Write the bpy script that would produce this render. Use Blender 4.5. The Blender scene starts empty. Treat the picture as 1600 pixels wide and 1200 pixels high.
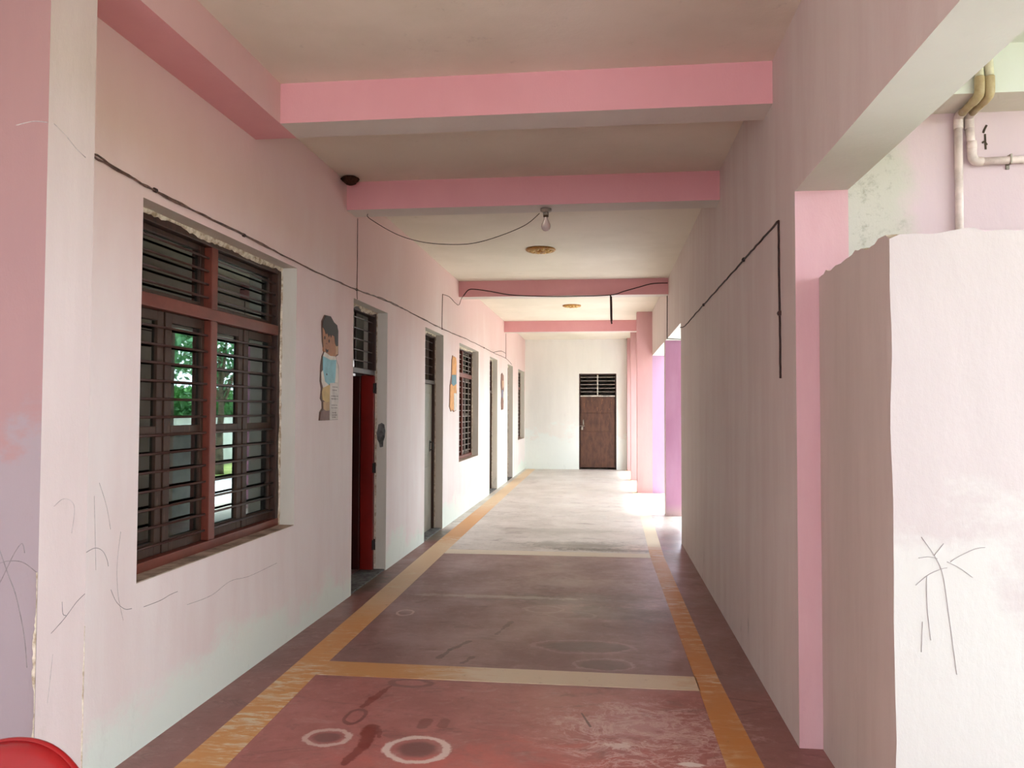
import bpy, bmesh, math, random
from mathutils import Vector, Matrix, noise as mnoise
random.seed(7)
C = bpy.context.scene.collection
S = bpy.context.scene

# ------------------------------------------------------------------ camera
F_PX, YAW, PITCH, ROLL, CAM_H = 1235.34, 0.1171, 0.0329, 0.0032, 1.5
cam = bpy.data.cameras.new('camera')
cam.sensor_fit = 'HORIZONTAL'; cam.sensor_width = 36.0
cam.lens = F_PX / 1600 * 36.0
cam.clip_start = 0.05; cam.clip_end = 400
camo = bpy.data.objects.new('camera', cam); C.objects.link(camo)
_cy, _sy, _cp, _sp = math.cos(YAW), math.sin(YAW), math.cos(PITCH), math.sin(PITCH)
_F = Vector((-_sy*_cp, _cy*_cp, _sp)); _R = Vector((_cy, _sy, 0)); _U = _R.cross(_F)
_R2 = math.cos(ROLL)*_R + math.sin(ROLL)*_U; _U2 = -math.sin(ROLL)*_R + math.cos(ROLL)*_U
camo.matrix_world = Matrix(((_R2.x, _U2.x, -_F.x, 0), (_R2.y, _U2.y, -_F.y, 0), (_R2.z, _U2.z, -_F.z, CAM_H), (0, 0, 0, 1)))
S.camera = camo

# ------------------------------------------------------------------ world, sun, exposure
SKY_STRENGTH = 3.2
w = bpy.data.worlds.new('overcast_sky'); S.world = w; w.use_nodes = True
bg = w.node_tree.nodes['Background']
bg.inputs[0].default_value = (0.88, 0.96, 1.06, 1); bg.inputs[1].default_value = SKY_STRENGTH
sun = bpy.data.lights.new('hazy_sun', 'SUN'); sun.energy = 7.0; sun.angle = math.radians(14); sun.color = (0.98, 0.98, 1.0)
suno = bpy.data.objects.new('hazy_sun', sun); C.objects.link(suno)
suno.rotation_euler = Vector((-0.2, -0.1, -0.97)).to_track_quat('-Z', 'Y').to_euler()
S.view_settings.view_transform = 'Standard'
try: S.view_settings.look = 'None'
except Exception: pass
S.view_settings.gamma = 1.0; S.view_settings.use_curve_mapping = False
S.view_settings.exposure = 1.5
S.cycles.max_bounces = 14; S.cycles.diffuse_bounces = 9; S.cycles.transparent_max_bounces = 16

# ------------------------------------------------------------------ node helpers
def srgb(r, g, b):
    f = lambda v: (v/255/12.92) if v/255 <= .04045 else ((v/255+.055)/1.055)**2.4
    return (f(r), f(g), f(b), 1)
class NT:
    def __init__(s, name):
        s.m = bpy.data.materials.new(name); s.m.use_nodes = True
        s.t = s.m.node_tree; s.b = s.t.nodes['Principled BSDF']
        s.out = s.t.nodes['Material Output']
        s.pos = s.t.nodes.new('ShaderNodeNewGeometry').outputs['Position']
    def n(s, typ): return s.t.nodes.new(typ)
    def link(s, a, b): s.t.links.new(a, b)
    def put(s, sock, v):
        if hasattr(v, 'links'): s.link(v, sock)
        else: sock.default_value = v
    def math(s, op, a, b=0.0, clamp=False):
        n = s.n('ShaderNodeMath'); n.operation = op; n.use_clamp = clamp
        s.put(n.inputs[0], a); s.put(n.inputs[1], b); return n.outputs[0]
    def xyz(s):
        n = s.n('ShaderNodeSeparateXYZ'); s.link(s.pos, n.inputs[0]); return n.outputs
    def noise(s, scale=1.0, stretch=(1, 1, 1), detail=4, rough=.55, off=(0, 0, 0), dist=0.0):
        mp = s.n('ShaderNodeMapping'); s.link(s.pos, mp.inputs[0])
        mp.inputs[1].default_value = off; mp.inputs[3].default_value = stretch
        n = s.n('ShaderNodeTexNoise'); s.link(mp.outputs[0], n.inputs['Vector'])
        n.inputs['Scale'].default_value = scale; n.inputs['Detail'].default_value = detail
        n.inputs['Roughness'].default_value = rough; n.inputs['Distortion'].default_value = dist
        return n.outputs[0]
    def step(s, v, lo, hi):
        n = s.n('ShaderNodeMapRange'); n.interpolation_type = 'SMOOTHSTEP'
        s.put(n.inputs[0], v); n.inputs[1].default_value = lo; n.inputs[2].default_value = hi
        return n.outputs[0]
    def mix(s, f, a, b):
        n = s.n('ShaderNodeMix'); n.data_type = 'RGBA'
        s.put(n.inputs[0], f); s.put(n.inputs[6], a); s.put(n.inputs[7], b); return n.outputs[2]
    def bump(s, h, strength=.2, dist=.01):
        n = s.n('ShaderNodeBump'); n.inputs['Strength'].default_value = strength; n.inputs['Distance'].default_value = dist
        s.put(n.inputs['Height'], h); s.link(n.outputs[0], s.b.inputs['Normal'])
    def done(s, col, rough=.7, spec=.3, metal=0):
        s.put(s.b.inputs['Base Color'], col); s.put(s.b.inputs['Roughness'], rough)
        s.b.inputs['Specular IOR Level'].default_value = spec; s.b.inputs['Metallic'].default_value = metal
        return s.m

def plaster(name, c1, c2, low=None, low_h=.3, hi=None, hi_z=(1.6, 3.0), dirt=(60, 55, 48), dirt_amt=.5, dirt_h=.5, seed=0, streak=.5, mould=0.0, low_ramp=.35, left=None):
    """hand-painted lime plaster: two paint tones in brushed patches, a worn base coat near the floor, scuffs and damp dots"""
    t = NT(name); x, y, z = t.xyz(); o = (seed*3.7, seed*1.3, seed*2.1)
    big = t.noise(.9, (1, 1, .6), 5, .6, o)
    st = t.noise(5, (1, 1, .16), 5, .65, o)
    f = t.step(t.math('ADD', t.math('MULTIPLY', big, 1-streak), t.math('MULTIPLY', st, streak)), .36, .64)
    col = t.mix(f, srgb(*c1), srgb(*c2))
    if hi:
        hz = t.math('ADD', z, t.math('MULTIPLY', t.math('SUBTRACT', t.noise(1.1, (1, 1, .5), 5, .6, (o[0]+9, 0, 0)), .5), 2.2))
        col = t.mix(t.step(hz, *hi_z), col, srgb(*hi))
    if low:
        lz = t.math('ADD', z, t.math('MULTIPLY', t.math('SUBTRACT', t.noise(1.6, (1, 1, 1.5), 6, .65, (o[0]+4, 2, 0)), .5), low_ramp*2.6))
        col = t.mix(t.math('SUBTRACT', 1.0, t.step(lz, low_h-.1, low_h+.12)), col, srgb(*low))
    if left:   # bare grey render where the lilac paint stops beside the jamb
        lx = t.math('ADD', x, t.math('MULTIPLY', t.math('SUBTRACT', t.noise(2.5, (1, 1, 1), 6, .65, (1, 2, 3)), .5), .5))
        lx = t.math('ADD', lx, t.math('MULTIPLY', z, .22))
        col = t.mix(t.math('SUBTRACT', 1.0, t.step(lx, 1.82, 1.98)), col, srgb(*left))
        m3 = t.math('MULTIPLY', t.math('SUBTRACT', 1.0, t.step(lx, 1.8, 1.95)), t.step(t.noise(18, (1, 1, 1), 8, .75, (3, 1, 0)), .5, .7))
        col = t.mix(t.math('MULTIPLY', m3, .5), col, srgb(116, 112, 96))
    # scuffs near the floor and faint damp stains everywhere
    dn = t.step(t.noise(7, (1, 1, .35), 7, .75, (o[0], 5, 1)), .56, .78)
    near = t.math('SUBTRACT', 1.0, t.step(t.math('ADD', z, t.math('MULTIPLY', t.noise(2.3, (1, 1, .4), 4, .6, o), .5)), .05, dirt_h+.25))
    col = t.mix(t.math('MULTIPLY', t.math('MULTIPLY', dn, near), dirt_amt), col, srgb(*dirt))
    sp = t.step(t.noise(3.1, (1, 1, .5), 8, .8, (o[0]+7, 1, 3)), .62, .8)
    col = t.mix(t.math('MULTIPLY', sp, .22+mould), col, srgb(110, 98, 88))
    if mould:
        m2 = t.step(t.noise(11, (1, 1, 1), 8, .8, (o[0]+2, 8, 3)), .6, .74)
        col = t.mix(t.math('MULTIPLY', m2, mould), col, srgb(70, 68, 58))
    t.bump(t.math('ADD', t.noise(14, (1, 1, .5), 6, .7, o), t.math('MULTIPLY', t.noise(2.2, (1, 1, 1), 3, .5, o), 1.2)), .22, .012)
    return t.done(col, .72, .25)

def paint(name, rgb, rough=.5, var=.12, scale=6, spec=.4, metal=0, stretch=(1, 1, 1), bump=.1, rgb2=None, lo=.35, hi=.7):
    t = NT(name); nz = t.noise(scale, stretch, 5, .65)
    c2 = rgb2 if rgb2 else tuple(v*(1-var*2) for v in rgb)
    col = t.mix(t.step(nz, lo, hi), srgb(*rgb), srgb(*c2))
    if bump: t.bump(nz, bump, .004)
    return t.done(col, rough, spec, metal)

M = {}
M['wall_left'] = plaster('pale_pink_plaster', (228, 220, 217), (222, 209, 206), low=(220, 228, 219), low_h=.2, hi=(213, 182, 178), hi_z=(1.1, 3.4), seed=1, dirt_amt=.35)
M['wall_right'] = plaster('dusty_pink_plaster', (212, 203, 197), (205, 192, 187), seed=2, dirt=(78, 74, 62), dirt_amt=.95, dirt_h=.6, streak=.65)
M['wall_end'] = plaster('white_plaster', (230, 230, 224), (224, 224, 218), low=(226, 234, 229), low_h=1.0, low_ramp=.7, seed=3, dirt_amt=.25)
M['ceiling'] = plaster('cream_ceiling', (222, 214, 198), (212, 204, 187), seed=4, dirt_amt=0, mould=.22, streak=.0)
M['beam_pink'] = plaster('deep_pink_plaster', (214, 158, 160), (208, 149, 152), seed=5, dirt_amt=0, streak=.1)
M['beam_under'] = plaster('raw_plaster', (208, 201, 192), (200, 192, 184), seed=6, dirt_amt=0, mould=.1, streak=.1)
M['beam_wall'] = plaster('pink_beam_plaster', (212, 178, 176), (207, 170, 168), seed=7, dirt_amt=0, streak=.2)
M['pillar_pale'] = plaster('pale_pillar_plaster', (208, 195, 192), (201, 187, 184), seed=8, dirt=(130, 124, 114), dirt_amt=.5, dirt_h=.9)
M['pillar_pink_shaded'] = plaster('shaded_pink_pillar_plaster', (162, 128, 126), (156, 124, 124), low=(150, 136, 140), low_h=1.5, low_ramp=.8, seed=9, dirt=(100, 102, 92), dirt_amt=.85, dirt_h=1.0)  # camera-facing side: pinker paint, with its shade darkened into the colour
M['jamb_pink'] = plaster('rose_plaster', (200, 158, 162), (206, 168, 172), seed=10, dirt_amt=.5)
M['lilac'] = plaster('lilac_column_plaster', (184, 150, 178), (176, 142, 172), seed=19, dirt_amt=.3)
M['purple'] = plaster('mauve_plaster', (190, 146, 174), (178, 130, 160), low=(196, 172, 174), low_h=.09, low_ramp=.02, seed=11, dirt=(130, 96, 112), dirt_amt=.4, dirt_h=.9)
M['column_pink'] = plaster('rose_column_plaster', (200, 160, 158), (194, 150, 150), seed=12, dirt_amt=.3)
M['block'] = plaster('whitewashed_plaster', (184, 174, 173), (178, 168, 167), low=(188, 185, 181), low_h=1.0, low_ramp=.6, seed=13, dirt=(190, 186, 180), dirt_amt=.4, dirt_h=1.2)
M['block_side'] = plaster('taupe_plaster', (202, 191, 183), (194, 182, 174), seed=14, dirt=(120, 112, 100), dirt_amt=.6, dirt_h=.9, streak=.8)
M['pipe_wall'] = plaster('lilac_plaster', (206, 184, 189), (198, 178, 185), seed=15, dirt_amt=0, mould=.1, streak=.4, left=(188, 184, 174))
M['porch'] = plaster('limewashed_slab', (205, 207, 200), (198, 200, 192), seed=17, dirt_amt=0, mould=.06, streak=.0)
M['reveal'] = plaster('grey_reveal_plaster', (212, 207, 196), (202, 196, 184), seed=18, dirt=(70, 60, 50), dirt_amt=.7, dirt_h=.7)
M['chip'] = paint('chipped_lime', (216, 206, 188), .9, .2, 25, .1, bump=.4, rgb2=(150, 130, 105))
M['wood'] = paint('dark_brown_wood', (64, 39, 29), .5, .2, 5, .4, stretch=(6, 6, .8), rgb2=(44, 26, 20))
M['wood_old'] = paint('worn_brown_wood', (60, 40, 30), .55, .2, 9, .35, stretch=(4, 4, .7), rgb2=(98, 76, 60), lo=.55, hi=.85)
M['wood_red'] = paint('red_brown_wood', (112, 55, 42), .45, .15, 6, .4, stretch=(1, .6, 1), rgb2=(96, 44, 34))
M['iron'] = paint('brown_iron', (66, 42, 36), .4, .15, 12, .5, rgb2=(50, 30, 26))
M['iron_grey'] = paint('grey_iron', (150, 138, 128), .5, .2, 12, .5)
M['iron_pale'] = paint('pale_iron', (205, 198, 186), .5, .2, 12, .4)
M['red_door'] = paint('red_enamel', (136, 28, 22), .35, .1, 3, .4, rgb2=(116, 22, 18))
M['maroon_door'] = paint('maroon_enamel', (70, 16, 16), .4, .1, 3, .5)
M['grey_door'] = paint('grey_enamel', (128, 122, 108), .45, .2, 3, .4, stretch=(1, 1, .4), rgb2=(104, 98, 86))
M['cream_door'] = paint('cream_enamel', (214, 206, 188), .45, .1, 3, .4)
M['dark_door'] = paint('black_brown_enamel', (48, 38, 34), .45, .1, 3, .4)
M['hinge'] = paint('black_iron', (30, 24, 22), .5, .1)
M['cement'] = paint('grey_cement', (112, 112, 110), .9, .2, 14, .2, bump=.4)
M['steel'] = paint('dull_steel', (170, 160, 146), .35, .2, 10, .5, metal=.6)
M['cable'] = paint('brown_cable', (118, 90, 80), .6, .2, 20, .3)
M['cable_dark'] = paint('dark_cable', (58, 34, 30), .6, .2, 20, .3)
M['porcelain'] = paint('dusty_porcelain', (150, 138, 124), .4, .15, 20, .4)
M['brass'] = paint('dull_brass', (96, 76, 52), .4, .2, 20, .5, metal=.5)
M['gold'] = paint('gold_plaster', (188, 140, 66), .5, .2, 40, .4, rgb2=(140, 92, 40), bump=.5)
M['gold_light'] = paint('light_gold_plaster', (226, 190, 120), .5, .15, 40, .4)
M['nest'] = paint('dry_mud', (70, 44, 34), .95, .3, 60, .1, bump=.8, rgb2=(40, 24, 18))
M['pipe'] = paint('pink_painted_pvc', (222, 204, 200), .45, .08, 8, .4)
M['pipe_brown'] = paint('stained_pvc', (176, 158, 122), .45, .12, 14, .4, rgb2=(150, 126, 92))
M['pipe_pale'] = paint('cream_pvc', (212, 204, 178), .45, .1, 10, .4)
M['chair'] = paint('red_plastic', (142, 12, 19), .28, .04, 2, .5, bump=0)
M['pencil'] = paint('pencil_grey', (140, 132, 132), .8, .1, 30, .1, bump=0)
M['pencil_faint'] = paint('faint_pencil', (188, 178, 176), .8, .1, 30, .1, bump=0)
M['pencil_white'] = paint('pencil_on_whitewash', (158, 150, 150), .8, .05, 30, .1, bump=0)
M['crack'] = paint('dark_crack', (84, 74, 62), .9, .2, 30, .1)
for nm, c in dict(skin=(172, 118, 84), hair=(44, 36, 34), shirt=(140, 196, 206), white=(226, 220, 208), shorts=(206, 176, 116), leg=(190, 156, 112),
                  shoe=(126, 92, 84), backing=(92, 66, 54), sheet=(214, 208, 200), ink=(120, 112, 108), orange=(222, 160, 92), teal=(96, 138, 150), tan=(196, 160, 128), slate=(128, 122, 140), brownfig=(140, 100, 84), eye=(30, 24, 22)).items():
    M[nm] = paint('card_'+nm, c, .6, .06, 12, .3, bump=0)
M['hedge'] = paint('hedge_leaf', (84, 140, 70), .6, .2, 3, .3, rgb2=(44, 96, 48), bump=0)
M['leaf'] = paint('tree_leaf', (98, 150, 98), .6, .2, 3, .3, rgb2=(64, 118, 82), bump=0)
M['bark'] = paint('bark', (120, 108, 92), .9, .2, 8, .1)
M['grass'] = paint('short_grass', (118, 140, 74), .9, .2, 4, .1, rgb2=(158, 160, 110))
M['paving'] = paint('pale_concrete', (200, 200, 200), .85, .06, 1.5, .2, rgb2=(184, 184, 184))
M['yard_wall'] = paint('white_yard_wall', (222, 224, 222), .8, .06, 2, .2)
M['pale_blue'] = paint('pale_blue_limewash', (212, 226, 232), .7, .06, 3, .2)
M['low_bounce'] = paint('low_bounce_brown', (132, 92, 78), .9, .15, 9, .1)  # dark tone made up for unseen outer faces, to weaken their bounce light
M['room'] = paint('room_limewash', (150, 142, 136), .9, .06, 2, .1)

# bulb and window glass
def glass():
    t = NT('window_glass')
    fr = t.n('ShaderNodeFresnel'); fr.inputs[0].default_value = 2.6
    gl = t.n('ShaderNodeBsdfGlossy'); gl.inputs[0].default_value = (.78, .93, .9, 1); gl.inputs[1].default_value = .015
    tr = t.n('ShaderNodeBsdfTransparent'); tr.inputs[0].default_value = (.45, .47, .48, 1)
    mx = t.n('ShaderNodeMixShader'); t.link(fr.outputs[0], mx.inputs[0]); t.link(tr.outputs[0], mx.inputs[1]); t.link(gl.outputs[0], mx.inputs[2])
    t.link(mx.outputs[0], t.out.inputs[0]); return t.m
M['glass'] = glass()
tb = NT('bulb_glass'); tb.b.inputs['Transmission Weight'].default_value = .6; M['bulb'] = tb.done(srgb(220, 206, 200), .25, .5)

def floor_mat():
    t = NT('red_oxide_floor'); x, y, z = t.xyz()
    n1 = t.noise(1.4, (1, 1, 1), 7, .7); n2 = t.noise(4.5, (1, 1.6, 1), 7, .72, (3, 1, 0), .6); n3 = t.noise(.7, (1, 1, 1), 5, .6, (8, 3, 0))
    red = t.mix(t.step(n1, .35, .65), srgb(172, 104, 98), srgb(158, 98, 92))
    brn = t.mix(t.step(n1, .35, .65), srgb(142, 103, 98), srgb(132, 98, 94))
    pale = t.mix(t.step(n1, .35, .65), srgb(200, 191, 181), srgb(188, 180, 170))  # worn far slab, paled further to carry the glancing reflected light
    yj = t.math('ADD', y, t.math('MULTIPLY', t.math('SUBTRACT', n3, .5), .5))
    col = t.mix(t.step(y, 4.3, 4.45), red, brn)
    inx = t.math('MULTIPLY', t.step(x, -1.7, -1.68), t.math('SUBTRACT', 1.0, t.step(x, .5, .52)))
    inx2 = t.math('MAXIMUM', inx, t.step(yj, 9.0, 10.5))
    col = t.mix(t.math('MULTIPLY', t.step(y, 8.3, 8.35), inx2), col, pale)
    # side strips between the painted lines and the walls keep a darker red
    side = t.math('MAXIMUM', t.math('SUBTRACT', 1.0, t.step(x, -1.8, -1.75)), t.step(x, .58, .62))
    col = t.mix(t.math('MULTIPLY', t.math('MULTIPLY', side, t.math('SUBTRACT', 1.0, t.step(yj, 8.5, 10.5))), .7), col, srgb(130, 92, 88))
    # lighter salt bloom, darker damp marks, fine mottling
    n4 = t.noise(17, (1, 1, 1), 7, .72, (4, 9, 0)); n5 = t.noise(3.2, (1, 1.5, 1), 8, .7, (6, 2, 0), 1.2)
    col = t.mix(t.math('MULTIPLY', t.step(n4, .5, .72), .35), col, srgb(120, 78, 72))
    col = t.mix(t.math('MULTIPLY', t.step(n4, .46, .28), .3), col, srgb(196, 150, 142))
    bl = t.step(n2, .54, .74)
    col = t.mix(t.math('MULTIPLY', bl, .34), col, srgb(190, 158, 150))
    dm = t.step(t.noise(2.6, (1, 2.2, 1), 7, .72, (1, 7, 0), 1.0), .54, .68)
    col = t.mix(t.math('MULTIPLY', dm, .5), col, srgb(92, 58, 54))
    col = t.mix(t.math('MULTIPLY', t.step(n5, .58, .72), .4), col, srgb(104, 74, 70))
    speck = t.step(t.noise(55, (1, 1, 1), 2, .5, (2, 2, 0)), .76, .8)
    col = t.mix(t.math('MULTIPLY', speck, .6), col, srgb(206, 180, 168))
    hf = t.math('SUBTRACT', n4, .5); lf = t.math('SUBTRACT', n2, .5); mf = t.math('SUBTRACT', n5, .5)
    def spot(cx, cy, rx, ry, jl, jh):
        dx = t.math('DIVIDE', t.math('SUBTRACT', x, cx), rx); dy = t.math('DIVIDE', t.math('SUBTRACT', y, cy), ry)
        d = t.math('SQRT', t.math('ADD', t.math('MULTIPLY', dx, dx), t.math('MULTIPLY', dy, dy)))
        return t.math('ADD', d, t.math('ADD', t.math('MULTIPLY', lf, jl), t.math('MULTIPLY', hf, jh)))
    def fill(cx, cy, rx, ry, c, amt, soft=.4, jl=1.2, jh=.9):
        nonlocal col
        col = t.mix(t.math('MULTIPLY', t.math('SUBTRACT', 1.0, t.step(spot(cx, cy, rx, ry, jl, jh), 1-soft, 1.05)), amt), col, srgb(*c))
    def ring(cx, cy, rx, ry, c, amt, wd=.16, jl=.5, jh=.5):
        nonlocal col
        d = t.math('ABSOLUTE', t.math('SUBTRACT', spot(cx, cy, rx, ry, jl, jh), 1.0))
        col = t.mix(t.math('MULTIPLY', t.math('SUBTRACT', 1.0, t.step(d, wd*.45, wd)), amt), col, srgb(*c))
    def seg(x0, y0, x1, y1, w0, w1, c, amt, jit=.05):
        """a smear between two points, wider at one end"""
        nonlocal col
        L2 = (x1-x0)**2+(y1-y0)**2
        px = t.math('SUBTRACT', x, x0); py = t.math('SUBTRACT', y, y0)
        h = t.math('DIVIDE', t.math('ADD', t.math('MULTIPLY', px, x1-x0), t.math('MULTIPLY', py, y1-y0)), L2, True)
        ex = t.math('SUBTRACT', px, t.math('MULTIPLY', h, x1-x0)); ey = t.math('SUBTRACT', py, t.math('MULTIPLY', h, y1-y0))
        d = t.math('SQRT', t.math('ADD', t.math('MULTIPLY', ex, ex), t.math('MULTIPLY', ey, ey)))
        d = t.math('ADD', d, t.math('ADD', t.math('MULTIPLY', hf, jit), t.math('MULTIPLY', lf, jit)))
        wv = t.math('ADD', w0, t.math('MULTIPLY', h, w1-w0))
        q = t.math('DIVIDE', d, wv)
        col = t.mix(t.math('MULTIPLY', t.math('SUBTRACT', 1.0, t.step(q, .7, 1.1)), amt), col, srgb(*c))
    # grey dirt by the second cross line and the doorways, damp band across the middle bay
    fill(-.3, 8.85, .8, .35, (104, 96, 82), .6, .6, 2.4, 2.0); fill(.1, 8.6, .7, .12, (88, 82, 68), .75, .6, 2.0, 2.0); fill(-.55, 9.9, .9, .3, (150, 142, 128), .5, .6, 2.5, 2)
    fill(-2.0, 9.35, .32, .5, (98, 96, 82), .85); fill(-2.1, 6.7, .25, .5, (84, 82, 70), .8); fill(.75, 9.2, .2, .6, (110, 100, 88), .5, .6, 2, 2)
    fill(-.2, 6.35, .9, .28, (96, 74, 68), .6, .6, 2.4, 1.5); fill(.1, 5.95, .45, .25, (88, 70, 64), .6, .5, 1.6, 1.2); fill(-.9, 6.35, 1.0, .06, (184, 164, 154), .5, .6, 2.5, 2.0); fill(-.3, 6.9, .9, .3, (170, 146, 138), .35, .7, 2.5, 2)
    fill(-.12, 5.08, .3, .12, (96, 68, 66), .75, .25, .9, .4); ring(-.14, 5.085, .31, .14, (172, 134, 128), .55, .09, .9, .4)
    fill(.0, 4.74, .16, .1, (92, 64, 62), .7, .3, 1.2, .5); ring(.0, 4.75, .17, .11, (176, 146, 138), .55, .1, 1.2, .5)
    ring(-.45, 6.0, .14, .1, (168, 138, 130), .5, .14, .8, .6); ring(-.25, 5.85, .17, .1, (160, 130, 122), .4, .12, .8, .6); ring(-1.47, 5.77, .06, .08, (196, 160, 152), .65, .2, .4, .5)
    # brighter red patch in the near bay, salt veins at its right
    fill(-.3, 3.0, 1.0, .75, (190, 92, 82), .6, .7, 2.0, .6)
    vein = t.step(t.math('ABSOLUTE', mf), .035, .004); reg = t.math('SUBTRACT', 1.0, t.step(spot(.2, 3.75, .5, .45, 1.6, .6), .5, 1.2))
    col = t.mix(t.math('MULTIPLY', t.math('MULTIPLY', vein, reg), .65), col, srgb(216, 184, 178))
    vein2 = t.step(t.math('ABSOLUTE', t.math('ADD', lf, .04)), .03, .004)
    col = t.mix(t.math('MULTIPLY', t.math('MULTIPLY', vein2, reg), .55), col, srgb(212, 178, 172))
    fill(.15, 3.85, .4, .22, (196, 160, 156), .5, .7, 2.6, 2.4); fill(.36, 3.47, .06, .022, (226, 214, 208), .95, .25, 1.3, 1.0); fill(.06, 3.62, .07, .04, (220, 200, 194), .8, .5, 2.4, 2.4)
    DR = (122, 40, 32)
    seg(-1.155, 4.24, -1.195, 4.05, .008, .03, DR, .85, .04); seg(-1.195, 4.05, -1.215, 3.93, .03, .018, DR, .85, .04); ring(-1.215, 3.8, .045, .09, (108, 54, 50), .7, .25, .5, .4)
    seg(-1.095, 3.68, -1.07, 3.48, .045, .028, DR, .9, .05); seg(-1.07, 3.48, -1.1, 3.3, .03, .02, DR, .8, .05); seg(-1.05, 3.66, -1.03, 3.58, .014, .01, DR, .7, .03)
    seg(-.858, 3.79, -.862, 3.72, .035, .026, (124, 62, 56), .8, .04); seg(-.762, 3.8, -.765, 3.74, .03, .024, (126, 66, 60), .7, .05); ring(-1.06, 4.3, .11, .055, (112, 62, 58), .7, .3, .5, .5)
    seg(-1.0, 4.75, -.96, 4.92, .02, .016, (82, 48, 44), .75, .05); seg(-.96, 4.92, -.87, 5.12, .014, .022, (78, 44, 40), .75, .05); seg(-.84, 4.68, -.8, 4.78, .014, .02, (84, 48, 44), .7, .05); seg(-.72, 5.3, -.66, 5.62, .01, .02, (86, 54, 50), .6, .05)
    seg(-.115, 3.98, -.07, 3.82, .006, .006, (84, 48, 44), .8, .008)
    fill(-1.265, 3.545, .075, .065, (118, 74, 70), .85, .35, .5, .5); ring(-1.265, 3.545, .1, .088, (212, 182, 172), .85, .2, .4, .6)
    fill(-.825, 3.475, .1, .09, (112, 68, 64), .85, .35, .4, .5); ring(-.825, 3.475, .135, .125, (216, 192, 182), .95, .17, .3, .4)
    t.bump(n2, .12, .006)
    rough = t.math('ADD', .3, t.math('MULTIPLY', t.step(n1, .3, .7), .22))
    return t.done(col, rough, .45)
M['floor'] = floor_mat()
def line_mat(name, base, worn, amt=.5, y_bleach=None, x_bleach=None):
    t = NT(name); x, y, z = t.xyz()
    nz = t.noise(11, (.45, 1.8, 1), 8, .75, (2, 0, 0), .5); nb = t.noise(1.1, (1, 1, 1), 5, .65, (5, 3, 0)); sc = t.noise(40, (.15, 2.2, 1), 4, .7)
    f = t.math('MULTIPLY', t.step(nz, .47, .6), t.step(nb, .42, .6))
    f = t.math('MULTIPLY', t.math('MAXIMUM', f, t.math('MULTIPLY', t.step(sc, .55, .75), .35)), amt)
    if y_bleach:
        for lo, hi, lo2, hi2, a in y_bleach:
            yy = t.math('ADD', y, t.math('MULTIPLY', t.math('SUBTRACT', nz, .5), 1.2))
            f = t.math('MAXIMUM', f, t.math('MULTIPLY', t.math('MULTIPLY', t.step(yy, lo, hi), t.math('SUBTRACT', 1.0, t.step(yy, lo2, hi2))), a))
    if x_bleach:
        xx = t.math('ADD', x, t.math('MULTIPLY', t.math('SUBTRACT', nz, .5), 1.3))
        f = t.math('MAXIMUM', f, t.math('MULTIPLY', t.math('MULTIPLY', t.step(xx, *x_bleach[:2]), t.math('SUBTRACT', 1.0, t.step(xx, *x_bleach[2:]))), .95))
    col = t.mix(f, srgb(*base), srgb(*worn))
    d = t.step(t.noise(16, (1, 1, 1), 7, .75, (5, 5, 0)), .58, .72)
    col = t.mix(t.math('MULTIPLY', d, .45), col, srgb(132, 92, 62))
    return t.done(col, .5, .4)
M['line_left'] = line_mat('ochre_line_paint', (204, 146, 84), (216, 202, 172), .95, y_bleach=[(5.2, 6.4, 8.6, 9.2, .6), (10.5, 13, 50, 60, .6)])
M['line_right'] = line_mat('ochre_line_paint_bleached', (196, 132, 66), (224, 214, 186), .6, y_bleach=[(8.5, 9.0, 50, 60, .85)])
M['line_cross'] = line_mat('cream_line_paint', (200, 146, 86), (220, 206, 180), .9, x_bleach=(-1.2, -.6, .35, .7))
M['line_cream'] = line_mat('cream_line_paint_far', (214, 200, 178), (196, 180, 160), .5)

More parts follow.
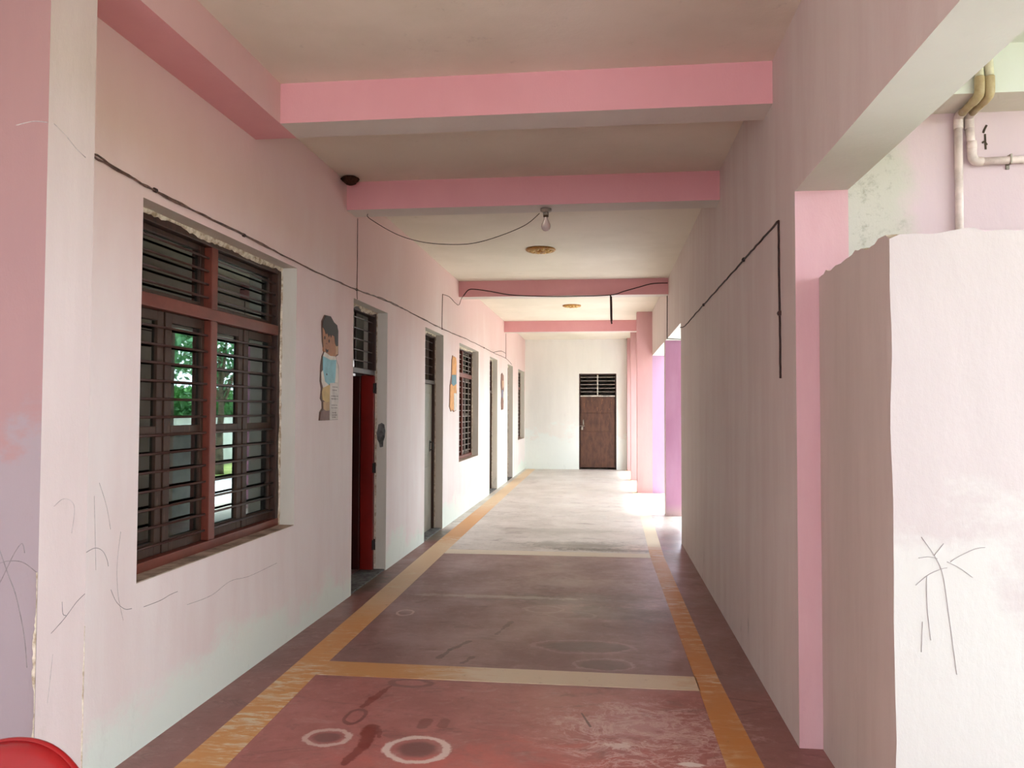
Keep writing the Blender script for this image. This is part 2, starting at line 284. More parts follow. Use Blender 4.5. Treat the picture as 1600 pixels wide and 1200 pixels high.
# ------------------------------------------------------------------ mesh helpers
ORG = {}
class MB:
    def __init__(s): s.bm = bmesh.new(); s.mats = []
    def face(s, vs, mi=0):
        try: f = s.bm.faces.new(vs); f.material_index = mi; return f
        except ValueError: return None
    def box(s, x0, x1, y0, y1, z0, z1, mi=0, mis=None):
        v = [s.bm.verts.new((x, y, z)) for z in (z0, z1) for y in (y0, y1) for x in (x0, x1)]
        q = dict(zm=(0, 2, 3, 1), zp=(4, 5, 7, 6), ym=(0, 1, 5, 4), yp=(2, 6, 7, 3), xm=(0, 4, 6, 2), xp=(1, 3, 7, 5))
        for k, i in q.items(): s.face([v[j] for j in i], (mis or {}).get(k, mi))
        return s
    def tube(s, path, r, n=10, cap=True, mi=0):
        P = [Vector(p) for p in path]; rings = []
        R = r if isinstance(r, (list, tuple)) else [r]*len(P)
        up = None
        for i, p in enumerate(P):
            d = (P[min(i+1, len(P)-1)] - P[max(i-1, 0)]).normalized()
            if up is None:
                up = Vector((0, 0, 1)) if abs(d.z) < .9 else Vector((1, 0, 0))
            a = up - d*up.dot(d)
            if a.length < 1e-4: a = d.orthogonal()
            a.normalize(); b = d.cross(a); up = a
            rings.append([s.bm.verts.new(p + R[i]*(math.cos(2*math.pi*k/n)*a + math.sin(2*math.pi*k/n)*b)) for k in range(n)])
        for A, B in zip(rings, rings[1:]):
            for k in range(n): s.face((A[k], A[(k+1) % n], B[(k+1) % n], B[k]), mi)
        if cap: s.face(rings[0][::-1], mi); s.face(rings[-1], mi)
        return s
    def lathe(s, prof, c, n=24, axis='z', mi=0):
        rings = []
        for r, h in prof:
            ring = []
            for k in range(n):
                a = 2*math.pi*k/n; u, v = r*math.cos(a), r*math.sin(a)
                p = (u, v, h) if axis == 'z' else ((h, u, v) if axis == 'x' else (u, h, v))
                ring.append(s.bm.verts.new(Vector(c)+Vector(p)))
            rings.append(ring)
        for A, B in zip(rings, rings[1:]):
            for k in range(n): s.face((A[k], A[(k+1) % n], B[(k+1) % n], B[k]), mi)
        s.face(rings[0][::-1], mi); s.face(rings[-1], mi)
        return s
    def prism(s, poly, x0, x1, axis='x', mi=0):
        f3 = {'x': lambda u, v, w: (w, u, v), 'y': lambda u, v, w: (u, w, v), 'z': lambda u, v, w: (u, v, w)}[axis]
        a = [s.bm.verts.new(f3(u, v, x0)) for u, v in poly]; b = [s.bm.verts.new(f3(u, v, x1)) for u, v in poly]
        s.face(a[::-1], mi); s.face(b, mi); n = len(poly)
        for i in range(n): s.face((a[i], a[(i+1) % n], b[(i+1) % n], b[i]), mi)
        return s
    def quad(s, a, b, c, d, mi=0): s.face([s.bm.verts.new(p) for p in (a, b, c, d)], mi); return s
    def build(s, name, mats, parent=None, origin=None, smooth=False, bevel=0):
        bmesh.ops.recalc_face_normals(s.bm, faces=s.bm.faces)
        if parent is not None: org = ORG[parent.name]
        else: org = Vector(origin) if origin is not None else Vector((0, 0, 0))
        me = bpy.data.meshes.new(name)
        bmesh.ops.translate(s.bm, verts=s.bm.verts, vec=-org)
        s.bm.to_mesh(me); s.bm.free()
        for m in (mats if isinstance(mats, (list, tuple)) else [mats]): me.materials.append(m)
        o = bpy.data.objects.new(name, me); C.objects.link(o)
        if parent is not None: o.parent = parent
        else: o.location = org
        ORG[o.name] = org.copy()
        if smooth:
            for p in me.polygons: p.use_smooth = True
        if bevel:
            b = o.modifiers.new('bevel', 'BEVEL'); b.width = bevel; b.segments = 2; b.limit_method = 'ANGLE'
        return o
def tag(o, label, cat, group=None, kind=None):
    o['label'] = label; o['category'] = cat
    if group: o['group'] = group
    if kind: o['kind'] = kind
    return o
def thing(name, loc, label, cat, group=None, kind=None):
    o = bpy.data.objects.new(name, None); C.objects.link(o); o.location = loc; o.empty_display_size = .1
    ORG[o.name] = Vector(loc); return tag(o, label, cat, group, kind)
def struct(o, label, cat): return tag(o, label, cat, kind='structure')
def curve_path(pts, n=8, jit=0, seed=0):
    """smooth polyline through points (Catmull-Rom) with a little hand-laid wobble"""
    P = [Vector(p) for p in pts]; out = []; rnd = random.Random(seed)
    for i in range(len(P)-1):
        p0, p1, p2, p3 = P[max(i-1, 0)], P[i], P[i+1], P[min(i+2, len(P)-1)]
        for k in range(n):
            t = k/n
            q = .5*((2*p1)+(p2-p0)*t+(2*p0-5*p1+4*p2-p3)*t*t+(3*p1-p0-3*p2+p3)*t**3)
            if jit and (i or k): q += Vector((0, rnd.uniform(-jit, jit), rnd.uniform(-jit, jit)))
            out.append(q)
    out.append(P[-1]); return out

# ------------------------------------------------------------------ dimensions (metres)
XL, XLO = -2.037, -2.267           # left wall face / back
XR, XRO = .859, 1.092              # right wall face / outer face
ZB, ZC, ZO = 3.083, 3.306, 2.50    # beam soffit, ceiling, opening lintel
YE = 20.17
XF = -2.143                        # face of the frames in the left wall
FR = ZC
OPEN = [('w', 3.27, 5.035, .735, 2.44), ('d', 6.235, 7.25, 0, 2.41), ('d', 8.83, 9.85, 0, 2.445), ('w', 10.96, 12.66, .765, 2.446),
        ('d', 13.93, 14.94, 0, 2.455), ('d', 16.53, 17.48, 0, 2.47), ('w', 18.56, 20.02, .79, 2.47)]

# ------------------------------------------------------------------ setting
m = MB()
m.box(-5.7, 1.7, -4.0, 22.4, -.2, 0)
floor = struct(m.build('floor', M['floor']), 'dark red oxide cement floor with yellow painted lines', 'floor')
def strip(name, poly, mat):
    mm = MB(); mm.prism(poly, -.01, .0015, 'z'); mm.build(name, mat, floor)
strip('painted_line', [(-1.782, 2.2), (-1.79, 3.2), (-1.816, 4.62), (-1.86, 6.8), (-1.896, 8.95), (-1.95, 15), (-1.971, 20.1), (-1.76, 20.1), (-1.735, 15), (-1.675, 8.36), (-1.65, 6.5), (-1.634, 4.62), (-1.583, 3.19), (-1.57, 2.2)], M['line_left'])
strip('painted_line', [(.515, 2.2), (.5, 4.57), (.46, 8.3), (.498, 11.5), (.5, 20.1), (.64, 20.1), (.655, 11.5), (.6, 8.3), (.63, 4.58), (.665, 3.47), (.68, 2.2)], M['line_right'])
strip('painted_line', [(-1.624, 4.365), (.507, 4.372), (.504, 4.597), (-1.6335, 4.607)], M['line_cross'])
strip('painted_line', [(-1.67, 8.18), (.463, 8.2), (.463, 8.42), (-1.675, 8.43)], M['line_cream'])

m = MB(); m.box(-5.7, XRO, -4.0, 22.4, ZC, ZC+.2)
struct(m.build('ceiling', M['ceiling']), 'cream coloured plaster ceiling stained with damp spots', 'ceiling')

# left wall with its window and door openings; reveals get grey plaster
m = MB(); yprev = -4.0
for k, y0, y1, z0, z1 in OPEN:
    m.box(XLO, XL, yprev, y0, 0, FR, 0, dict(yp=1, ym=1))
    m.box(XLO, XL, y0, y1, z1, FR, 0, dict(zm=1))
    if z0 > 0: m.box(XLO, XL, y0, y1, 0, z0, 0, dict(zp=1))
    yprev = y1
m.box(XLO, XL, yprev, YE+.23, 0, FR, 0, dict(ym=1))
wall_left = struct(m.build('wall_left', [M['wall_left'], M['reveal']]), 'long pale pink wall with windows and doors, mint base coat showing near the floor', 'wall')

# right wall: solid length, then the lintel beam over the openings
m = MB()
m.box(XR, XRO, 3.696, 9.15, 0, FR, 0, dict(ym=1, yp=0))
m.box(XR, XRO, -4.0, 3.696, ZO, FR, 0, dict(zm=2))
m.box(XR, XRO, 9.15, YE, ZO, FR, 0, dict(zm=2))
wall_right = struct(m.build('wall_right', [M['wall_right'], M['jamb_pink'], M['porch']]), 'dusty pink wall on the shaded side with lintel beam over the openings', 'wall')

m = MB()
dx0, dx1, dz1 = -.655, .286, 2.43
m.box(XL, dx0, YE, YE+.23, 0, FR); m.box(dx1, XRO, YE, YE+.23, 0, FR); m.box(dx0, dx1, YE, YE+.23, dz1, FR)
struct(m.build('wall_end', M['wall_end']), 'white plaster wall closing the far end of the corridor', 'wall')

# rooms behind the left wall and behind the end door (dark inside)
m = MB()
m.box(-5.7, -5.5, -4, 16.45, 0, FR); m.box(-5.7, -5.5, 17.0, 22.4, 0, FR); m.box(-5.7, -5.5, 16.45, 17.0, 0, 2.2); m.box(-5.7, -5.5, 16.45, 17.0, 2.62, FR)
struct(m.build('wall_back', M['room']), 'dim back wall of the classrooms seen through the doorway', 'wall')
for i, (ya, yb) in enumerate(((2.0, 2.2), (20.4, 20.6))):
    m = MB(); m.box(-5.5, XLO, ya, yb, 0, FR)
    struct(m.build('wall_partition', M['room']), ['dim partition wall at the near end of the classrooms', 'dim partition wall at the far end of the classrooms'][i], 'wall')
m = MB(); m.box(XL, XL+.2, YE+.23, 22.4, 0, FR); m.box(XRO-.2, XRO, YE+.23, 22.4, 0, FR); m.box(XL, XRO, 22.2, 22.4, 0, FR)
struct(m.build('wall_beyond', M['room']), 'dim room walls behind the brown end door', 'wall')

m = MB(); m.box(.5, 4.4, -2.7, -2.5, 0, FR)  # added unseen wall, keeps rear sky light off the masonry block
struct(m.build('added_rear_wall', M['wall_right']), 'dusty pink wall added behind the camera to block porch light', 'wall')

# beams
bl = ['pink ceiling beam nearest the camera', 'second pink ceiling beam, the one holding the bulb', 'third pink ceiling beam with a dark cable along it', 'fourth and farthest pink ceiling beam']
for i, y in enumerate((4.152, 6.034, 10.895, 15.92)):
    m = MB(); m.box(XL if i else -1.787, XR, y, y+.235, ZB, ZC, 0, dict(zm=1))
    struct(m.build('ceiling_beam', [M['beam_pink'], M['beam_under']], origin=(-.6, y, ZB)), bl[i], 'beam')
m = MB(); m.box(XL, -1.787, 2.45, 4.387, ZB, ZC, 0, dict(zm=1, yp=0))
struct(m.build('ceiling_beam', [M['beam_wall'], M['beam_pink']], origin=(-1.9, 3.4, ZB)), 'pink beam running along the top of the left wall', 'beam')

# near pillar on the left
m = MB(); m.box(XL, -1.787, 2.335, 2.568, 0, FR, 0, dict(ym=1))
pillar_near = struct(m.build('pillar', [M['pillar_pale'], M['pillar_pink_shaded']], origin=(-1.9, 2.45, 0)), 'pale pink pillar at the left edge with grey scuffs and scribbles', 'pillar')
# pillars on the open side
def pillar(y, x0, front, side, right, label, w=.24, x1=XRO):
    m = MB()
    if x0 < XR:
        m.box(x0, XR, y, y+w, 0, FR, 0, dict(xm=1)); m.box(XR, x1, y, y+w, 0, ZO, 2)
    else: m.box(x0, x1, y, y+w, 0, ZO, 2, dict(xm=1))
    struct(m.build('pillar', [front, side, right], origin=((x0+x1)/2, y, 0)), label, 'pillar')
pillar(11.47, XR, M['column_pink'], M['wall_right'], M['purple'], 'mauve pillar in the open side, just past the end of the right wall')
pillar(14.6, .583, M['column_pink'], M['column_pink'], M['lilac'], 'pink and lilac pillar behind the mauve pillar')
pillar(17.2, .55, M['column_pink'], M['column_pink'], M['column_pink'], 'pink pillar second from the end wall')
pillar(19.9, .55, M['column_pink'], M['column_pink'], M['column_pink'], 'narrow pillar against the end wall', w=.27)

# outer wall with the pipes, its beam and porch slab
m = MB(); m.box(XRO, 6.4, 3.75, 9.15, -.1, 7.0, 1, dict(ym=0))  # unseen bulk and height made up to cut sky light on the pillars
struct(m.build('wall_outer', [M['pipe_wall'], M['low_bounce']]), 'lilac plaster wall carrying the pipes, at the right', 'wall')
m = MB(); m.box(XRO, 6.4, 3.52, 3.75, 2.85, 3.06, 0, dict(zm=1)); m.box(XRO, 6.4, 3.3, 3.75, 3.06, 3.26)
struct(m.build('ceiling_beam', [M['porch'], M['beam_under']], origin=(2, 3.6, 2.85)), 'pale greenish beam above the pipes outside', 'beam')
m = MB(); m.box(XRO, 3.6, -4.0, 3.3, 3.06, 3.26)
struct(m.build('ceiling_outer', M['porch']), 'pale greenish porch slab outside the right opening', 'ceiling')

m = MB(); m.box(XRO, 1.85, 9.15, 11.9, 3.0, 3.12)  # added slab, unseen, keeps direct sun off the floor of this opening
struct(m.build('added_canopy', M['porch']), 'pale canopy slab added out of view to shade the first opening', 'canopy')

# masonry block in front of the right wall with a crumbling top edge
bm_ = MB(); bm = bm_.bm
nx, ny = 60, 24; X0, X1, Y0, Y1 = .96, 3.0, 2.8, 3.69
rnd = random.Random(3)
def topz(i, j):
    x = X0+(X1-X0)*i/nx; y = Y0+(Y1-Y0)*j/ny
    return 2.105 + .02*(mnoise.noise((x*9, y*9, 1.5))) + .012*mnoise.noise((x*31, y*31, 4)) - (.02 if i == 0 and j == 0 else 0)
g = [[bm.verts.new((X0+(X1-X0)*i/nx, Y0+(Y1-Y0)*j/ny, topz(i, j))) for j in range(ny+1)] for i in range(nx+1)]
for i in range(nx):
    for j in range(ny): bm_.face((g[i][j], g[i+1][j], g[i+1][j+1], g[i][j+1]), 2)
NZ = 26
def side(ring, mi):
    cols = []
    for v in ring:
        col = [v]
        for k in range(1, NZ+1):
            f = 1-k/NZ; zz = v.co.z*f; col.append(bm.verts.new((v.co.x + (.007*mnoise.noise((0, 1.5, zz*5)) if abs(v.co.x-X0) < 1e-4 and abs(v.co.y-Y0) < 1e-4 else 0), v.co.y, zz)))
        cols.append(col)
    for a, b in zip(cols, cols[1:]):
        for k in range(NZ): bm_.face((a[k], b[k], b[k+1], a[k+1]), mi)
side([g[i][0] for i in range(nx+1)], 0); side([g[0][j] for j in range(ny+1)], 1); side([g[nx][j] for j in range(ny+1)], 0); side([g[i][ny] for i in range(nx+1)], 0)
for k in range(1, NZ):   # hand-plastered corner wobble
    pass
block = struct(bm_.build('wall_block', [M['block'], M['block_side'], M['chip']], origin=(1.5, 3.2, 0)), 'chest high whitewashed masonry block with crumbling top edge at the right', 'wall')

# ------------------------------------------------------------------ pencil scribbles on the plaster (part of the walls they are on)
def mark(parent, pts, mat='pencil', r=.0013, n=6):
    mm = MB(); mm.tube(curve_path(pts, n), r, 5); mm.build('pencil_mark', M[mat], parent, smooth=True)
xp = -1.787
yp = 2.335
for pts, mt in (([(-1.935, yp, 1.08), (-1.89, yp, .97), (-1.86, yp, .9), (-1.83, yp, .78), (-1.818, yp, .68)], 'pencil'),
                ([(-1.93, yp, .92), (-1.9, yp, .98), (-1.87, yp, 1.04), (-1.845, yp, 1.07), (-1.835, yp, 1.04)], 'pencil'),
                ([(-1.94, yp, 1.0), (-1.89, yp, 1.013), (-1.84, yp, 1.01), (-1.792, yp, .98)], 'pencil'),
                ([(xp, 2.40, .77), (xp, 2.46, .8), (xp, 2.52, .84), (xp, 2.565, .86)], 'pencil'), ([(xp, 2.45, .86), (xp, 2.455, .82), (xp, 2.47, .81)], 'pencil'),
                ([(xp, 2.40, 1.18), (xp, 2.45, 1.2), (xp, 2.5, 1.17), (xp, 2.49, 1.08)], 'pencil_faint'), ([(xp, 2.41, .7), (xp, 2.40, .62), (xp, 2.39, .55)], 'pencil_faint'),
                ([(xp, 2.43, .34), (xp, 2.44, .28), (xp, 2.435, .22)], 'pencil_faint')):
    mark(pillar_near, pts, mt)
# hairline on the pillar where a cable used to run
mark(pillar_near, [(-1.9, yp, 2.42), (-1.84, yp, 2.43), (-1.79, yp, 2.425)], 'pencil_faint', .002)
mark(pillar_near, [(xp, 2.36, 2.43), (xp, 2.42, 2.41), (xp, 2.47, 2.385), (xp, 2.52, 2.37)], 'pencil_faint', .002)
for pts, mt in (([(XL, 2.92, .93), (XL, 2.98, .94), (XL, 3.03, .92), (XL, 3.06, .88), (XL, 3.07, .85)], 'pencil'),
                ([(XL, 3.09, .75), (XL, 3.13, .69), (XL, 3.19, .645), (XL, 3.24, .635)], 'pencil'),
                ([(XL, 3.33, .62), (XL, 3.46, .617), (XL, 3.54, .624), (XL, 3.61, .625)], 'pencil'),
                ([(XL, 3.7, .54), (XL, 3.94, .53), (XL, 4.15, .559), (XL, 4.39, .538), (XL, 4.77, .54)], 'pencil_faint'),
                ([(XL, 3.15, .98), (XL, 3.13, .85), (XL, 3.14, .72), (XL, 3.18, .6)], 'pencil_faint'), ([(XL, 2.97, 1.15), (XL, 2.98, 1.0), (XL, 2.99, .85)], 'pencil_faint'),
                ([(XL, 3.0, 1.2), (XL, 3.05, 1.1), (XL, 3.08, 1.0)], 'pencil_faint')):
    mark(wall_left, pts, mt)
yb = 2.7985
for pts in ([(1.05, yb, 1.08), (1.09, yb, 1.02), (1.115, yb, .96), (1.13, yb, .85), (1.145, yb, .72), (1.155, yb, .63)], [(1.03, yb, .92), (1.07, yb, .955), (1.11, yb, .975), (1.13, yb, .98)],
            [(1.04, yb, 1.01), (1.07, yb, 1.015), (1.1, yb, 1.01)], [(1.14, yb, 1.0), (1.17, yb, 1.02), (1.22, yb, 1.045), (1.25, yb, 1.05)], [(1.13, yb, 1.0), (1.17, yb, .98), (1.21, yb, .95)],
            [(1.065, yb, .95), (1.065, yb, .85), (1.075, yb, .74)], [(1.05, yb, .8), (1.045, yb, .7)], [(1.09, yb, 1.02), (1.12, yb, 1.06)]):
    mark(block, pts, 'pencil_white', .0009)
yw = 3.75
wo = bpy.data.objects['wall_outer']
for pts in ([(1.71, yw, 2.79), (1.7, yw, 2.77), (1.695, yw, 2.755)], [(1.702, yw, 2.75), (1.703, yw, 2.7), (1.704, yw, 2.68)], [(1.69, yw, 2.71), (1.7, yw, 2.715), (1.71, yw, 2.7)]):
    mm = MB(); mm.tube(curve_path(pts, 4), .005, 5); mm.build('crack', M['crack'], wo)

# ------------------------------------------------------------------ ragged plaster edge helper
def ragged(name, p0, p1, depth, wmin, wmax, parent, out=(1, 0, 0), side=(0, 0, -1), seed=0, n=60):
    rnd = random.Random(seed); p0, p1, o, sd = map(Vector, (p0, p1, out, side)); mm = MB(); prev = None; wv = wmin
    for k in range(n+1):
        p = p0.lerp(p1, k/n); wv = min(max(wv+rnd.uniform(-1, 1)*(wmax-wmin)*.4, wmin), wmax)
        d = depth*rnd.uniform(.7, 1.2)
        cur = [mm.bm.verts.new(q) for q in (p, p+o*d, p+o*d*.8+sd*wv*.6, p+sd*wv)]
        if prev:
            for i in range(4): mm.face((prev[i], prev[(i+1) % 4], cur[(i+1) % 4], cur[i]))
        prev = cur
    mm.build(name, M['chip'], parent)

# crumbled corners of the near pillar
ragged('plaster_edge', (-1.788, 2.334, .05), (-1.788, 2.334, .98), .004, .001, .013, pillar_near, out=(0, -1, 0), side=(-1, 0, 0), seed=41, n=90)
ragged('plaster_edge', (-1.788, 2.568, .1), (-1.788, 2.568, .75), .003, .001, .008, pillar_near, out=(1, 0, 0), side=(0, -1, 0), seed=43, n=70)

# ------------------------------------------------------------------ windows in the left wall
def window(idx, y0, y1, z0, z1, label, detail=2, pale=False):
    yc = (y0+y1)/2; wroot = thing('window_%d' % idx, (XF, yc, z0), label, 'window', kind='structure')
    T = .05; ym = yc-.02; xb = XF-.075; zt0, zt1 = z1-.455, z1-.39
    wd = M['wood']
    fr = MB(); fr.box(xb, XF, y0, y0+T, z0, z1); fr.box(xb, XF, y1-T, y1, z0, z1); fr.box(xb, XF, y0+T, y1-T, z1-T, z1)
    fr.build('window_frame', wd, wroot, bevel=.004)
    mm = MB(); mm.box(xb, XF+.004, y0, y1, z0, z0+T); mm.build('bottom_rail', M['wood_red'], wroot, bevel=.004)
    mm = MB(); mm.box(xb, XF+.004, y0+T, y1-T, zt0, zt1); mm.build('transom', M['wood_red'], wroot, bevel=.004)
    mm = MB(); mm.box(xb, XF+.002, ym-.035, ym+.035, z0+T, zt0); mm.box(xb, XF+.002, ym-.032, ym+.032, zt1, z1-T); mm.build('mullion', M['wood_red'], wroot, bevel=.004)
    # iron bars through the frame
    xi = XF-.022
    zs = [zt1+.06+.073*i for i in range(4)] + [z0+.105+.0885*i for i in range(13)]
    for z in zs:
        b = MB(); b.tube([(xi, y0+.02, z), (xi, ym, z), (xi, y1-.02, z)], .0065, 8)
        b.build('bar', M['iron_grey'] if pale else M['iron'], wroot, smooth=True)
    if pale:
        for k in range(1, 6):
            yy = y0+(y1-y0)*k/6; b = MB(); b.tube([(xi+.01, yy, z0+.03), (xi+.01, yy, z1-.03)], .005, 6); b.build('bar', M['iron_grey'], wroot)
    # sashes: two shutters in each half, each with an upper and a lower pane; fixed panes above the transom
    xs0, xs1, xg = xb+.0, xb+.032, xb+.012
    st = .05
    for (ya, yb2) in ((y0+T, ym-.035), (ym+.035, y1-T)):
        mid = (ya+yb2)/2
        for q, (a, b2) in enumerate(((ya, mid), (mid, yb2))):
            zz0, zz1, zm = z0+T, zt0, z0+.655
            s_ = MB(); off = .0 if q == 0 else .006
            a1, b1 = a+.002, b2-.002
            sa, sb = (.028, .058) if q == 0 else (.058, .028)
            s_.box(xs0+off, xs1+off, a1, a1+sa, zz0, zz1); s_.box(xs0+off, xs1+off, b1-sb, b1, zz0, zz1)
            for (c0, c1) in ((zz0, zz0+.065), (zm-.025, zm+.025), (zz1-.05, zz1)): s_.box(xs0+off, xs1+off, a1+sa, b1-sb, c0, c1)
            so = s_.build('sash', M['wood_old'], wroot, bevel=.003)
            for (c0, c1) in ((zz0+.06, zm-.02), (zm+.02, zz1-.045)):
                p = MB(); p.box(xg+off, xg+.004+off, a1+sa-.005, b1-sb+.005, c0, c1); p.build('pane', M['glass'], so)
        s_ = MB(); a1, b1 = ya+.001, yb2-.001
        s_.box(xs0, xs1, a1, a1+.03, zt1, z1-T); s_.box(xs0, xs1, b1-.045, b1, zt1, z1-T); s_.box(xs0, xs1, a1+.03, b1-.045, zt1, zt1+.03); s_.box(xs0, xs1, a1+.03, b1-.045, z1-T-.03, z1-T)
        so = s_.build('fanlight', M['wood'], wroot, bevel=.003)
        p = MB(); p.box(xg, xg+.004, a1+.025, b1-.04, zt1+.025, z1-T-.025); p.build('pane', M['glass'], so)
    # chipped plaster around the frame
    ragged('plaster_edge', (XF-.002, y0, z1), (XF-.002, y1, z1), .012, .012, .036, wroot, seed=idx)
    ragged('plaster_edge', (XF-.002, y1, z1), (XF-.002, y1, z0), .012, .004, .02, wroot, side=(0, -1, 0), seed=idx+5)
    mm = MB(); mm.box(XF+.005, XL-.004, y0+.001, y1-.001, z0, z0+.004); mm.build('sill', M['cement_sill'], wroot)
    return wroot
M['cement_sill'] = paint('dusty_sill', (184, 166, 148), .9, .15, 10, .2, bump=.3)
window(1, 3.27, 5.035, .735, 2.44, 'large barred wooden window nearest the camera, trees reflected in its panes')
window(2, 10.96, 12.66, .765, 2.446, 'barred window with pale grid between the second and third doors', pale=True)
window(3, 18.56, 20.02, .79, 2.47, 'farthest barred window beside the end wall', pale=True)

# ------------------------------------------------------------------ doors in the left wall
def door(idx, y0, y1, z1, label, leaf_mat, style='closed'):
    yc = (y0+y1)/2; r = thing('door_%d' % idx, (XF, yc, 0), label, 'door', kind='structure')
    zt = 1.865; xb = XF-.07; T = .045
    fr = MB(); fr.box(xb, XF, y0, y0+T, 0, z1); fr.box(xb, XF, y1-T, y1, 0 if style != 'open' else zt, z1); fr.box(xb, XF, y0+T, y1-T, z1-T, z1); fr.box(xb, XF, y0+T, y1-T, zt-.045, zt)
    fr.build('door_frame', M['wood'] if style != 'closed_grey' else M['wood_old'], r, bevel=.003)
    n = 5
    for k in range(n):
        z = zt+(z1-T-zt)*(k+.75)/(n+.3); b = MB(); b.tube([(XF-.03, y0+.02, z), (XF-.03, yc, z), (XF-.03, y1-.02, z)], .006, 8); b.build('bar', M['iron'], r, smooth=True)
    b = MB(); b.tube([(XF-.042, yc, zt-.02), (XF-.042, yc, z1-.02)], .008, 8); b.build('bar', M['iron'], r, smooth=True)
    if style == 'open':
        # red hinge post on the far side and the leaf swung inwards against the far wall
        p = MB(); p.box(xb-.06, XF-.008, y1-T-.005, y1, 0, zt-.045); p.build('hinge_post', M['red_door'], r, bevel=.004)
        lf = MB(); lf.box(-2.40, xb-.062, y1-.075, y1-.035, .015, zt-.05); lo = lf.build('door_leaf', M['maroon_door'], r, bevel=.004)
        l2 = MB(); l2.box(-3.0, -2.401, y1-.07, y1-.04, .015, zt-.05); l2.build('door_panel', M['maroon_door'], lo)
        for z in (.24, .955, 1.70):
            h = MB(); h.box(XF-.012, XF-.001, y1-.06, y1-.012, z-.045, z+.045); h.tube([(XF, y1-.012, z-.05), (XF, y1-.012, z+.05)], .008, 8); h.build('hinge', M['hinge'], r)
    else:
        lf = MB(); lf.box(xb+.005, xb+.04, y0+T+.003, y1-T-.003, .012, zt-.048)
        lo = lf.build('door_leaf', leaf_mat, r, bevel=.004)
        ps = MB()
        for (za, zb2) in ((.15, .8), (.95, 1.7)):
            ps.box(xb+.036, xb+.046, y0+T+.1, y1-T-.1, za, zb2)
        ps.build('door_panel', leaf_mat, lo, bevel=.006)
        h = MB(); h.box(xb+.04, xb+.05, y1-.2, y1-.15, .98, 1.12); h.tube([(xb+.05, y1-.175, 1.0), (xb+.085, y1-.175, 1.01), (xb+.085, y1-.175, 1.09), (xb+.05, y1-.175, 1.1)], .007, 8); h.build('door_handle', M['hinge'], lo)
    th = MB(); th.box(XLO, XL-.01, y0+.001, y1-.001, 0, .012); th.build('threshold', M['cement'], r)
    ragged('plaster_edge', (XF-.002, y0, z1), (XF-.002, y1, z1), .014, .01, .045, r, seed=idx+20, n=40)
    ragged('plaster_edge', (XF-.002, y1, z1), (XF-.002, y1, .02), .012, .002, .014, r, side=(0, -1, 0), seed=idx+30)
    return r
d1 = door(1, 6.235, 7.25, 2.41, 'open doorway with a red door leaf swung inside, beside the boy cut-out', None, 'open')
cp = MB(); cp.prism([(-2.115, 1.36), (-2.085, 1.375), (-2.06, 1.36), (-2.05, 1.3), (-2.055, 1.24), (-2.068, 1.2), (-2.07, 1.15), (-2.1, 1.145), (-2.108, 1.19), (-2.125, 1.22), (-2.132, 1.28), (-2.122, 1.32)], 7.243, 7.25, 'y')
cp.build('cement_patch', M['cement'], d1)
door(2, 8.83, 9.85, 2.445, 'grey closed door, second along the left wall', M['grey_door'], 'closed_grey')
door(3, 13.93, 14.94, 2.455, 'cream closed door just past the second window', M['cream_door'])
door(4, 16.53, 17.48, 2.47, 'dark closed door, fourth along the left wall', M['dark_door'])

# end door
r = thing('door_5', ((dx0+dx1)/2, YE, 0), 'worn brown steel door with a barred vent in the end wall', 'door', kind='structure')
M['brown_door'] = paint('worn_brown_steel', (92, 60, 44), .5, .2, 4, .4, stretch=(3, 1, .9), rgb2=(66, 42, 32))
M['rust'] = paint('scuffed_brown', (136, 96, 74), .7, .2, 12, .2)
ye = YE+.06
m = MB(); m.box(dx0, dx0+.03, ye, ye+.08, 0, dz1); m.box(dx1-.03, dx1, ye, ye+.08, 0, dz1); m.box(dx0+.03, dx1-.03, ye, ye+.08, dz1-.03, dz1); m.build('door_frame', M['wood'], r)
m = MB(); m.box(dx0+.03, dx1-.03, ye-.005, ye+.08, 1.845, 1.88); m.build('transom', M['iron_pale'], r)
for k in range(5):
    b = MB(); z = 1.97+.093*k; b.tube([(dx0+.01, ye+.02, z), (dx1-.01, ye+.02, z)], .0055, 6); b.build('bar', M['iron_pale'], r)
b = MB(); b.box(-.2, -.17, ye+.0, ye+.02, 1.88, dz1-.03); b.build('vent_post', M['iron_pale'], r)
m = MB(); m.box(dx0+.032, dx1-.032, ye+.02, ye+.06, .045, 1.843); lo = m.build('door_leaf', M['brown_door'], r, bevel=.004)
m = MB(); m.box(dx0+.05, dx1-.05, ye+.012, ye+.02, .06, .95); m.box(dx0+.05, dx1-.05, ye+.012, ye+.02, .97, 1.42); m.box(dx0+.05, dx1-.05, ye+.012, ye+.02, 1.44, 1.83); m.build('door_panel', M['brown_door'], lo, bevel=.004)
rnd = random.Random(5)
m = MB()
for k in range(10):
    x = rnd.uniform(-.55, .2); z = rnd.uniform(1.44, 1.8); l = rnd.uniform(.04, .16)
    m.prism([(x, z-l/2), (x+.012, z-l/2+.02), (x+.01, z+l/2), (x-.006, z+l/2-.01)], ye+.0105, ye+.013, 'y')
m.build('scuff', M['rust'], lo)
m = MB(); m.box(-.56, -.535, ye-.01, ye+.012, 1.13, 1.26); m.build('door_handle', M['steel'], lo, bevel=.004)
m = MB(); m.tube([(-.64, ye, 1.1), (-.51, ye, 1.1)], .011, 8); m.build('latch_bolt', M['steel'], lo)
m = MB(); m.box(-.6, -.555, ye-.02, ye+.012, 1.0, 1.08); m.build('padlock', M['steel'], lo, bevel=.006)

